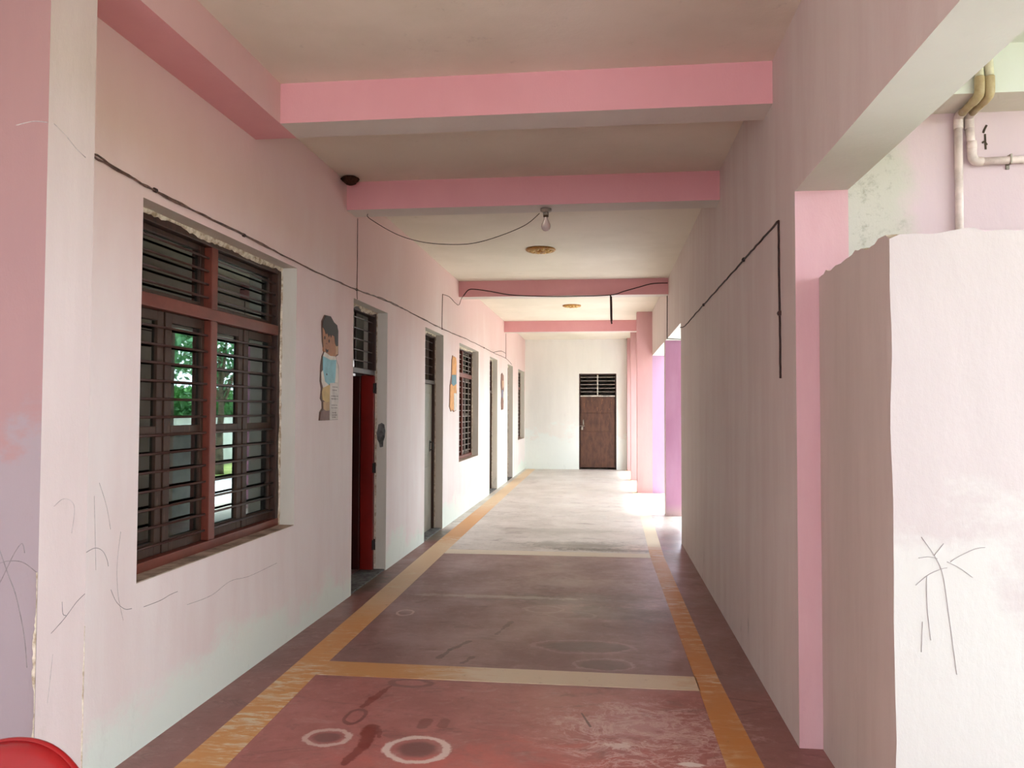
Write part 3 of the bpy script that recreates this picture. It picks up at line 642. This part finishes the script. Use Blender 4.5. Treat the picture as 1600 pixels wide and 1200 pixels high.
# ------------------------------------------------------------------ cables
def cable(name, runs, label, r=.005, mat='cable', jit=.004, ties=(), n=10):
    root = thing(name, runs[0][0], label, 'cable')
    for k, run in enumerate(runs):
        mm = MB(); mm.tube(curve_path(run, n, jit, k+len(run)), r, 6); mm.build('wire', M[mat], root, smooth=True)
    for p in ties:
        mm = MB(); mm.lathe([(.002, -.012), (r*2.4, -.009), (r*2.4, .009), (.002, .012)], p, 8, 'y'); mm.build('clip', M['cable_dark'], root)
    return root
xw = XL+.006
main = [(xw, 2.575, 2.53), (xw, 2.94, 2.507), (xw, 3.35, 2.494), (xw, 4.24, 2.485), (xw, 5.3, 2.475), (xw, 6.29, 2.487), (xw, 7.2, 2.515), (xw, 8.3, 2.525), (xw, 9.73, 2.518), (xw, 11.5, 2.545), (xw, 13.2, 2.55), (xw, 14.4, 2.55), (xw, 16.17, 2.565), (xw, 17.2, 2.5)]
main2 = [(xw+.003, y+.03, z+.008*math.sin(y*9)) for _, y, z in main[:10]]
cable('wall_cable', [main, main2], 'long twisted brown cable strung along the left wall above the windows', .0044, ties=[(xw, y, z) for y, z in ((3.35, 2.494), (4.24, 2.485), (6.29, 2.487), (9.73, 2.518), (13.2, 2.55))])
cable('drop_cable', [[(xw, 6.3, 3.08), (xw, 6.302, 2.8), (xw, 6.3, 2.49), (xw, 6.31, 2.41)]], 'thin cable dropping from the second beam to the first doorway', .003, jit=.001)
cable('drop_cable', [[(xw, 9.72, 2.52), (xw, 9.75, 2.955)], [(xw, 9.75, 2.955), (xw, 10.2, 2.985), (xw, 10.6, 2.96), (xw, 10.87, 2.97), (xw+.03, 10.88, 3.05), (-1.97, 10.885, 3.1)]], 'thin cable climbing the left wall to the third beam', .004, jit=.002)
cable('drop_cable', [[(xw, 16.15, 3.08), (xw, 16.16, 2.8), (xw, 16.16, 2.565)], [(xw, 16.15, 2.665), (xw, 15.4, 2.66), (xw, 14.4, 2.56)]], 'thin cable dropping down the left wall from the fourth beam', .004, jit=.001)
yb3 = 10.888
cable('beam_cable', [[(-1.97, yb3, 3.1), (-1.9, yb3, 3.18), (-1.807, yb3, 3.188), (-1.6, yb3, 3.158), (-1.28, yb3, 3.1), (-.837, yb3, 3.076), (-.395, yb3, 3.072), (.077, yb3, 3.081), (.26, yb3, 3.131), (.476, yb3, 3.189), (.649, yb3, 3.231), (.85, yb3, 3.236)]],
      'dark cable sagging along the face of the third beam', .0065, 'cable_dark', .0)
cable('cable_stub', [[(.077, yb3-.003, 3.08), (.08, yb3-.003, 2.9), (.083, yb3-.003, 2.76), (.095, yb3-.003, 2.684)], [(.088, yb3-.006, 3.06), (.092, yb3-.006, 2.9), (.094, yb3-.006, 2.72)]], 'dark taped cable end hanging below the third beam', .01, 'cable_dark', .0)
xr = XR-.005
cable('wall_cable', [[(xr, 4.0, 1.66), (xr, 4.0, 1.9), (xr, 4.012, 2.2), (xr, 4.013, 2.44)], [(xr, 4.013, 2.44), (xr, 4.6, 2.437), (xr, 5.5, 2.43), (xr, 6.5, 2.425), (xr, 7.8, 2.418), (xr, 8.6, 2.41), (xr, 9.14, 2.445)]],
      'dark cable slanting along the right wall and hanging down at its near end', .0055, 'cable_dark', .003, ties=[(xr, 4.0, 1.98), (xr, 5.0, 2.435), (xr, 7.0, 2.42)])
cable('drop_cable', [[(xr, 11.03, 3.24), (xr, 11.04, 3.0), (xr, 11.06, 2.7), (xr, 11.07, 2.51), (xr+.02, 11.06, 2.492), (1.05, 11.2, 2.492)]], 'dark cable dropping down the lintel beam beside the mauve pillar', .005, 'cable_dark', .001)

# ------------------------------------------------------------------ bulb, its flex, ceiling roses, nest
bx, by = -.46, 6.15
r = thing('light_bulb', (bx, by, ZB), 'bare glass light bulb in a round holder under the second beam', 'light bulb')
m = MB(); m.lathe([(.03, 0), (.045, -.004), (.044, -.022), (.032, -.03), (.01, -.031)], (bx, by, ZB), 20); m.build('ceiling_rose', M['porcelain'], r, smooth=True)
m = MB(); m.lathe([(.022, -.028), (.023, -.05), (.02, -.056)], (bx, by, ZB), 16); m.build('lamp_holder', M['porcelain'], r, smooth=True)
m = MB(); m.lathe([(.021, -.054), (.0215, -.066), (.016, -.07)], (bx, by, ZB), 16); m.build('bulb_cap', M['brass'], r, smooth=True)
m = MB(); m.lathe([(.014, -.068), (.016, -.085), (.024, -.105), (.034, -.125), (.037, -.143), (.032, -.162), (.02, -.175), (.004, -.18)], (bx, by, ZB), 20); m.build('bulb_glass', M['bulb'], r, smooth=True)
cable('hanging_flex', [[(-1.9, 6.15, 3.078), (-1.88, 6.15, 3.037), (-1.66, 6.15, 2.907), (-1.45, 6.15, 2.84), (-1.224, 6.15, 2.815), (-1.034, 6.15, 2.821), (-.829, 6.15, 2.873), (-.626, 6.15, 2.954), (-.51, 6.15, 3.045)]], 'thin flex drooping under the second beam to the bulb', .0028, 'cable_dark', 0)
for (x, y, rr, lab) in ((-.715, 8.79, .17, 'round gold ceiling rose between the second and third beams'), (-.565, 13.59, .16, 'round gold ceiling rose between the third and fourth beams')):
    r = thing('ceiling_medallion', (x, y, ZC), lab, 'ceiling ornament')
    m = MB(); m.lathe([(rr*.95, 0), (rr, -.012), (rr*.9, -.026), (rr*.8, -.02), (rr*.5, -.018), (.01, -.018)], (x, y, ZC), 32); m.build('rim', M['gold'], r, smooth=True)
    for k in range(10):
        a = 2*math.pi*k/10; m = MB()
        c = Vector((x+rr*.58*math.cos(a), y+rr*.58*math.sin(a), ZC-.018)); d = Vector((math.cos(a), math.sin(a), 0)); pth = [c-d*rr*.22, c-d*rr*.08, c+d*rr*.08, c+d*rr*.2]
        m.tube(pth, [.006, .022, .022, .006], 8); m.build('petal', M['gold_light'], r, smooth=True)
    m = MB(); m.lathe([(rr*.3, -.015), (rr*.28, -.034), (rr*.15, -.044), (.004, -.046)], (x, y, ZC), 20); m.build('boss', M['gold'], r, smooth=True)
r = thing('mud_nest', (-1.985, 5.9, ZC), 'small round dark brown mud nest in the ceiling corner above the second beam', 'nest')
m = MB(); prof = [(.05, 0), (.066, -.008), (.07, -.018), (.06, -.022), (.064, -.03), (.055, -.04), (.045, -.041), (.047, -.05), (.03, -.058), (.006, -.06)]
m.lathe([(a, h) for a, h in prof], (-1.965, 5.9, ZC), 24)
for v in m.bm.verts:
    v.co += Vector((1, 1, .5))*.008*mnoise.noise(v.co*40)
m.build('nest_shell', M['nest'], r, smooth=True)

# ------------------------------------------------------------------ pipes on the outer wall
def elbow(path, r, name, mat, root):
    mm = MB(); mm.tube(curve_path(path, 8), r, 14); mm.build(name, M[mat], root, smooth=True)
R = .017
r = thing('water_pipe', (1.58, 3.72, 2.12), 'long straight pipe running down the lilac wall behind the block', 'pipe')
yp_, yf = 3.728, 3.498
m = MB(); m.tube([(1.565, yf, 3.055), (1.57, yf, 2.9)], R, 14); m.build('pipe', M['pipe_pale'], r, smooth=True)
elbow([(1.57, yf, 2.91), (1.57, yf, 2.86), (1.57, yf+.012, 2.835), (1.571, 3.56, 2.828)], R+.003, 'elbow', 'pipe_brown', r)
m = MB(); m.tube([(1.571, 3.55, 2.828), (1.578, 3.7, 2.826)], R, 14); m.build('pipe', M['pipe_brown'], r, smooth=True)
elbow([(1.578, 3.68, 2.827), (1.58, 3.715, 2.826), (1.581, yp_, 2.812), (1.58, yp_, 2.77)], R+.003, 'elbow', 'pipe', r)
m = MB(); m.tube([(1.58, yp_, 2.79), (1.578, yp_, 2.1)], R, 14); m.build('pipe', M['pipe'], r, smooth=True)
r = thing('water_pipe', (1.64, 3.72, 2.63), 'bent pipe turning sideways along the lilac wall', 'pipe')
m = MB(); m.tube([(1.605, yf, 3.055), (1.61, yf, 2.9)], R, 14); m.build('pipe', M['pipe_pale'], r, smooth=True)
elbow([(1.61, yf, 2.91), (1.61, yf, 2.86), (1.611, yf+.012, 2.835), (1.612, 3.56, 2.828)], R+.003, 'elbow', 'pipe_brown', r)
m = MB(); m.tube([(1.612, 3.55, 2.828), (1.622, 3.7, 2.826)], R, 14); m.build('pipe', M['pipe_brown'], r, smooth=True)
elbow([(1.622, 3.68, 2.827), (1.624, 3.715, 2.826), (1.626, yp_, 2.812), (1.627, yp_, 2.77)], R+.003, 'elbow', 'pipe', r)
m = MB(); m.tube([(1.627, yp_, 2.79), (1.636, yp_, 2.67)], R, 14); m.build('pipe', M['pipe'], r, smooth=True)
m = MB(); m.tube([(1.635, yp_, 2.71), (1.637, yp_, 2.675)], R+.004, 14); m.build('coupling', M['pipe'], r, smooth=True)
elbow([(1.636, yp_, 2.69), (1.637, yp_, 2.645), (1.65, yp_, 2.622), (1.68, yp_, 2.619)], R+.003, 'elbow', 'pipe', r)
m = MB(); m.tube([(1.67, yp_, 2.619), (1.8, yp_, 2.622), (2.6, yp_, 2.64)], R, 14); m.build('pipe', M['pipe'], r, smooth=True)
m = MB(); m.box(1.79, 1.796, 3.708, 3.75, 2.6, 2.645); m.box(1.786, 1.8, 3.742, 3.75, 2.585, 2.61); m.build('clip', M['steel'], r)

# ------------------------------------------------------------------ painted card figures on the left wall
def figure(name, root_loc, label, parts, mapf, base_x=XL):
    r = thing(name, root_loc, label, 'wall decoration')
    for k, (pn, mat, poly, t) in enumerate(parts):
        mm = MB(); mm.prism([mapf(*p) for p in poly], base_x, base_x+t, 'x'); mm.build(pn, M[mat], r)
    return r
def mp(x, y): return (5.46+(x-100)*.00213, 2.19-(y-85)*.00079)
def blob(cx, cy, rx, ry, n=12): return [(cx+rx*math.cos(2*math.pi*k/n), cy+ry*math.sin(2*math.pi*k/n)) for k in range(n)]
lines = []
fig = [('backing', 'backing', [(118, 205), (118, 150), (146, 85), (205, 80), (238, 125), (272, 145), (284, 200), (286, 430), (262, 450), (268, 480), (292, 540), (294, 700), (288, 1058), (102, 1060), (108, 985), (130, 950), (128, 890), (112, 860), (120, 770), (108, 700), (112, 560), (124, 470), (140, 430), (124, 330)], .006),
       ('face', 'skin', [(126, 205), (180, 200), (250, 240), (278, 345), (270, 428), (250, 450), (200, 455), (150, 440), (135, 420), (130, 330)], .008),
       ('ear', 'tan', [(255, 350), (281, 345), (277, 425), (255, 430)], .009),
       ('hair', 'hair', [(120, 205), (125, 150), (150, 90), (200, 85), (232, 130), (265, 150), (279, 200), (279, 340), (262, 352), (248, 330), (240, 262), (214, 252), (205, 282), (195, 252), (182, 282), (170, 250), (152, 262), (142, 230), (130, 212)], .010),
       ('collar', 'white', [(143, 428), (200, 455), (252, 450), (262, 482), (200, 492), (130, 470)], .0095),
       ('shirt', 'shirt', [(130, 470), (200, 492), (262, 482), (258, 600), (250, 702), (195, 715), (188, 730), (150, 700), (130, 600)], .009),
       ('sleeve', 'white', [(262, 482), (285, 540), (289, 700), (250, 702), (256, 600)], .0085),
       ('shirt_hem', 'white', [(116, 620), (130, 600), (150, 700), (188, 730), (135, 762), (118, 700)], .0085),
       ('shorts', 'shorts', [(133, 760), (190, 728), (205, 745), (205, 888), (160, 890), (130, 870), (124, 800)], .0088),
       ('leg', 'leg', [(138, 888), (199, 890), (199, 967), (165, 972), (140, 957)], .0086),
       ('shoe', 'shoe', [(106, 1056), (115, 980), (140, 957), (165, 972), (199, 967), (199, 1056)], .0087),
       ('eye', 'eye', blob(143, 297, 5, 16), .0095), ('eye', 'eye', blob(186, 318, 5, 16), .0095), ('nose', 'brownfig', [(152, 345), (166, 340), (168, 352), (156, 356)], .0092),
       ('mouth', 'eye', [(154, 395), (166, 404), (180, 398), (176, 424), (164, 430), (156, 415)], .0092), ('button', 'eye', blob(165, 633, 5, 9), .0098),
       ('text_sheet', 'sheet', [(200, 710), (292, 700), (284, 1055), (197, 1056)], .011)]
figure('boy_cutout', (XL, 5.66, 1.42), 'card cut-out of a dark haired boy in a blue shirt, beside the first doorway', fig, mp)
bc = bpy.data.objects['boy_cutout']
rnd = random.Random(11)
for (yy, w0, w1) in ((745, 222, 272), (775, 222, 270), (832, 212, 274), (858, 212, 276), (918, 212, 274), (944, 212, 276), (990, 224, 256), (1012, 222, 270), (1032, 224, 256)):
    x = w0; ink = MB()
    while x < w1:
        wv = rnd.uniform(4, 10); h = rnd.uniform(8, 15)
        ink.prism([mp(x, yy-h/2), mp(x+wv, yy-h/2+2), mp(x+wv, yy+h/2), mp(x, yy+h/2-3)], XL+.0108, XL+.0115, 'x'); x += wv+rnd.uniform(3, 6)
    ink.build('lettering', M['ink'], bc)
def mp2(x, y): return (10.25+(x-75)*.0077, 2.23-(y-95)*.00134)
figure('animal_cutout', (XL, 10.5, 1.475), 'orange card cut-out with a teal middle, between the second door and second window', [
       ('backing', 'brownfig', [(76, 400), (88, 300), (92, 140), (99, 93), (108, 104), (118, 98), (131, 108), (137, 150), (136, 400), (140, 470), (136, 645), (112, 662), (100, 642), (86, 658), (72, 610)], .006),
       ('head', 'orange', [(95, 145), (101, 97), (109, 112), (118, 101), (130, 110), (135, 150), (133, 240), (130, 282), (93, 290)], .009),
       ('shirt', 'teal', [(92, 292), (130, 282), (135, 370), (106, 402), (90, 380)], .010),
       ('body', 'orange', [(80, 402), (90, 382), (106, 402), (134, 372), (134, 472), (110, 480), (112, 652), (100, 636), (86, 652), (76, 608)], .009),
       ('text_sheet', 'sheet', [(110, 472), (140, 470), (135, 640), (113, 650)], .011)], mp2)
def mp3(x, y): return (15.4+x*.47, 2.24-y*.74)
figure('animal_cutout', (XL, 15.65, 1.5), 'brown and grey-blue card cut-out between the third and fourth doors', [
       ('backing', 'backing', [(.1, .05), (.4, 0), (.9, .06), (1, .3), (.95, .6), (.85, .98), (.2, 1), (.1, .8), (.2, .6), (0, .3)], .006),
       ('head', 'brownfig', [(.15, .07), (.45, .02), (.85, .08), (.95, .28), (.7, .46), (.2, .46), (.08, .3)], .009),
       ('muzzle', 'tan', [(.35, .22), (.75, .2), (.85, .36), (.5, .44)], .011),
       ('shirt', 'slate', [(.2, .46), (.75, .46), (.95, .58), (.7, .68), (.2, .66)], .009),
       ('trousers', 'brownfig', [(.15, .82), (.2, .67), (.75, .68), (.8, .97), (.22, .98)], .009),
       ('text_sheet', 'sheet', [(.72, .5), (1.15, .5), (1.1, .74), (.75, .74)], .0115)], mp3)

# ------------------------------------------------------------------ red plastic chair at the bottom left corner
def sheet(mm, fn, nu, nv, t, mi=0):
    top = [[Vector(fn(i/nu, j/nv)) for j in range(nv+1)] for i in range(nu+1)]
    nrm = [[None]*(nv+1) for _ in range(nu+1)]
    for i in range(nu+1):
        for j in range(nv+1):
            a = top[min(i+1, nu)][j]-top[max(i-1, 0)][j]; b = top[i][min(j+1, nv)]-top[i][max(j-1, 0)]
            nrm[i][j] = a.cross(b).normalized()
    A = [[mm.bm.verts.new(top[i][j]) for j in range(nv+1)] for i in range(nu+1)]
    B = [[mm.bm.verts.new(top[i][j]-nrm[i][j]*t) for j in range(nv+1)] for i in range(nu+1)]
    for i in range(nu):
        for j in range(nv):
            mm.face((A[i][j], A[i+1][j], A[i+1][j+1], A[i][j+1]), mi); mm.face((B[i][j], B[i][j+1], B[i+1][j+1], B[i+1][j]), mi)
    for i in range(nu):
        mm.face((A[i][0], B[i][0], B[i+1][0], A[i+1][0]), mi); mm.face((A[i][nv], A[i+1][nv], B[i+1][nv], B[i][nv]), mi)
    for j in range(nv):
        mm.face((A[0][j], A[0][j+1], B[0][j+1], B[0][j]), mi); mm.face((A[nu][j], B[nu][j], B[nu][j+1], A[nu][j+1]), mi)
cx, cyy = -1.265, 1.6       # the back of the chair; its seat faces the camera side
r = thing('plastic_chair', (cx, cyy-.22, 0), 'red moulded plastic chair, only the top of its backrest showing at bottom left', 'chair')
m = MB()
def back(u, v):      # u across, v up
    s = 2*u-1; wdt = .2+.02*math.sin(v*math.pi)
    x = cx+s*wdt; top = .776-.1*abs(s)**2.2; z = .43+v*(top-.43)
    y = cyy-.09+.09*v - .05*s*s + (.015 if v > .97 else 0)
    return (x, y, z)
sheet(m, back, 24, 16, .006); bo = m.build('backrest', M['chair'], r, smooth=True)
m = MB(); m.tube([Vector(back(k/24, 1.0))+Vector((0, .006, -.004)) for k in range(25)], .008, 8); m.build('rim', M['chair'], bo, smooth=True)
m = MB()
sheet(m, lambda u, v: (cx+(2*u-1)*(.22-.015*v), cyy-.52+.43*v, .425-.02*math.sin(v*math.pi)-.012*math.sin(u*math.pi)+(-.02 if v < .05 else 0)), 16, 16, .006); m.build('seat', M['chair'], r, smooth=True)
for sx in (-1, 1):
    for (yy, k) in ((cyy-.48, 0), (cyy-.07, 1)):
        m = MB(); m.tube([(cx+sx*.2, yy, .41), (cx+sx*.22, yy+(.02 if k else -.01), .2), (cx+sx*.235, yy+(.05 if k else -.03), 0)], [.026, .022, .018], 8); m.build('leg', M['chair'], r, smooth=True)
    m = MB(); m.tube(curve_path([(cx+sx*.215, cyy-.06, .6), (cx+sx*.25, cyy-.2, .63), (cx+sx*.255, cyy-.4, .625), (cx+sx*.25, cyy-.47, .59), (cx+sx*.235, cyy-.48, .42)], 5), .018, 8); m.build('armrest', M['chair'], r, smooth=True)

# ------------------------------------------------------------------ the yard outside (lights the corridor, mirrored in the window panes)
m = MB(); m.box(1.7, 4.2, -14, 40, -.35, -.04); m.box(-14, 4.2, -30, -14.0, -.35, -.04); m.box(-14, 1.7, -14, -4.0, -.35, -.04)
struct(m.build('pavement', M['paving']), 'pale concrete pavement outside along the open side, mirrored in the window', 'pavement')
m = MB(); m.box(4.2, 40, -30, 40, -.35, -.08); m.box(-14, 4.2, 40, 60, -.35, -.08)
struct(m.build('ground', M['grass']), 'short grass in the yard, mirrored in the window panes', 'grass')
m = MB(); m.box(6.5, 6.7, -12, 36, -.1, 1.25); m.box(6.47, 6.73, -12, 36, 1.25, 1.31)
struct(m.build('wall_yard', M['yard_wall']), 'white boundary wall below the hedge, mirrored in the window panes', 'wall')
m = MB(); m.box(1.25, 1.6, 9.5, 10.35, -.1, 1.16); m.box(1.22, 1.63, 9.47, 10.38, 1.16, 1.2)
struct(m.build('wall_low', M['pale_blue']), 'pale blue low wall outside the opening, mirrored in the first window', 'wall')
def leaves(mm, n, pick, size, rnd):
    for _ in range(n):
        c = Vector(pick()); a = Vector((rnd.gauss(0, 1), rnd.gauss(0, 1), rnd.gauss(0, 1))).normalized(); b = a.orthogonal().normalized()
        b = Matrix.Rotation(rnd.uniform(0, 6.28), 3, a) @ b; s_ = size*rnd.uniform(.6, 1.3); c2 = a.cross(b)
        mm.quad(c-b*s_, c+c2*s_*.45, c+b*s_, c-c2*s_*.45)
rnd = random.Random(21)
m = MB()
def core(y, k): return .25*mnoise.noise((y*1.3, k*2.0, 0))
for y0 in range(0, 30):
    pass
leaves(m, 16000, lambda: (lambda y: (7.25+rnd.uniform(-.38, .35), y, 1.15+rnd.random()**.8*(.95+.2*mnoise.noise((y*1.1, 3, 1)))))(rnd.uniform(9, 34)), .085, rnd)
m.box(7.05, 7.45, 9, 34, -.1, 1.85)
tag(m.build('hedge', M['hedge'], origin=(7.1, 20, 0)), 'dense clipped green hedge behind the white yard wall, mirrored in the window', 'hedge', kind='stuff')
def tree(x, y, h, rad, label, n, seed):
    rnd = random.Random(seed); r = thing('tree', (x, y, -.08), label, 'tree')
    t = MB(); t.tube(curve_path([(x, y, -.1), (x+.05, y+.08, .8), (x-.05, y-.05, 1.6), (x+.1, y+.1, h*.65)], 5), [.11-.0045*k for k in range(16)], 10); t.build('trunk', M['bark'], r, smooth=True)
    cl = []
    for k in range(7):
        a = k*2.4+seed; d = rad*(.35+.5*rnd.random()); e = Vector((x+d*math.cos(a), y+d*math.sin(a), h*(.5+.4*rnd.random()))); cl.append(e)
        b = MB(); s0 = Vector((x-.02, y, 1.5+.15*k)); b.tube([s0, s0.lerp(e, .5)+Vector((0, 0, .15)), e], [.045, .03, .012], 7); b.build('branch', M['bark'], r, smooth=True)
    f = MB()
    def pick():
        c = rnd.choice(cl); return (c.x+rnd.gauss(0, rad*.28), c.y+rnd.gauss(0, rad*.28), c.z+rnd.gauss(0, rad*.17))
    leaves(f, n, pick, .11, rnd); f.build('foliage', M['leaf'], r)
tree(4.9, 18.3, 4.6, 1.75, 'leafy tree before the yard wall, mirrored in the right half of the window', 2200, 3)
tree(10.5, 25.0, 6.0, 2.4, 'taller tree rising behind the hedge, mirrored in the left half of the window', 3000, 5)
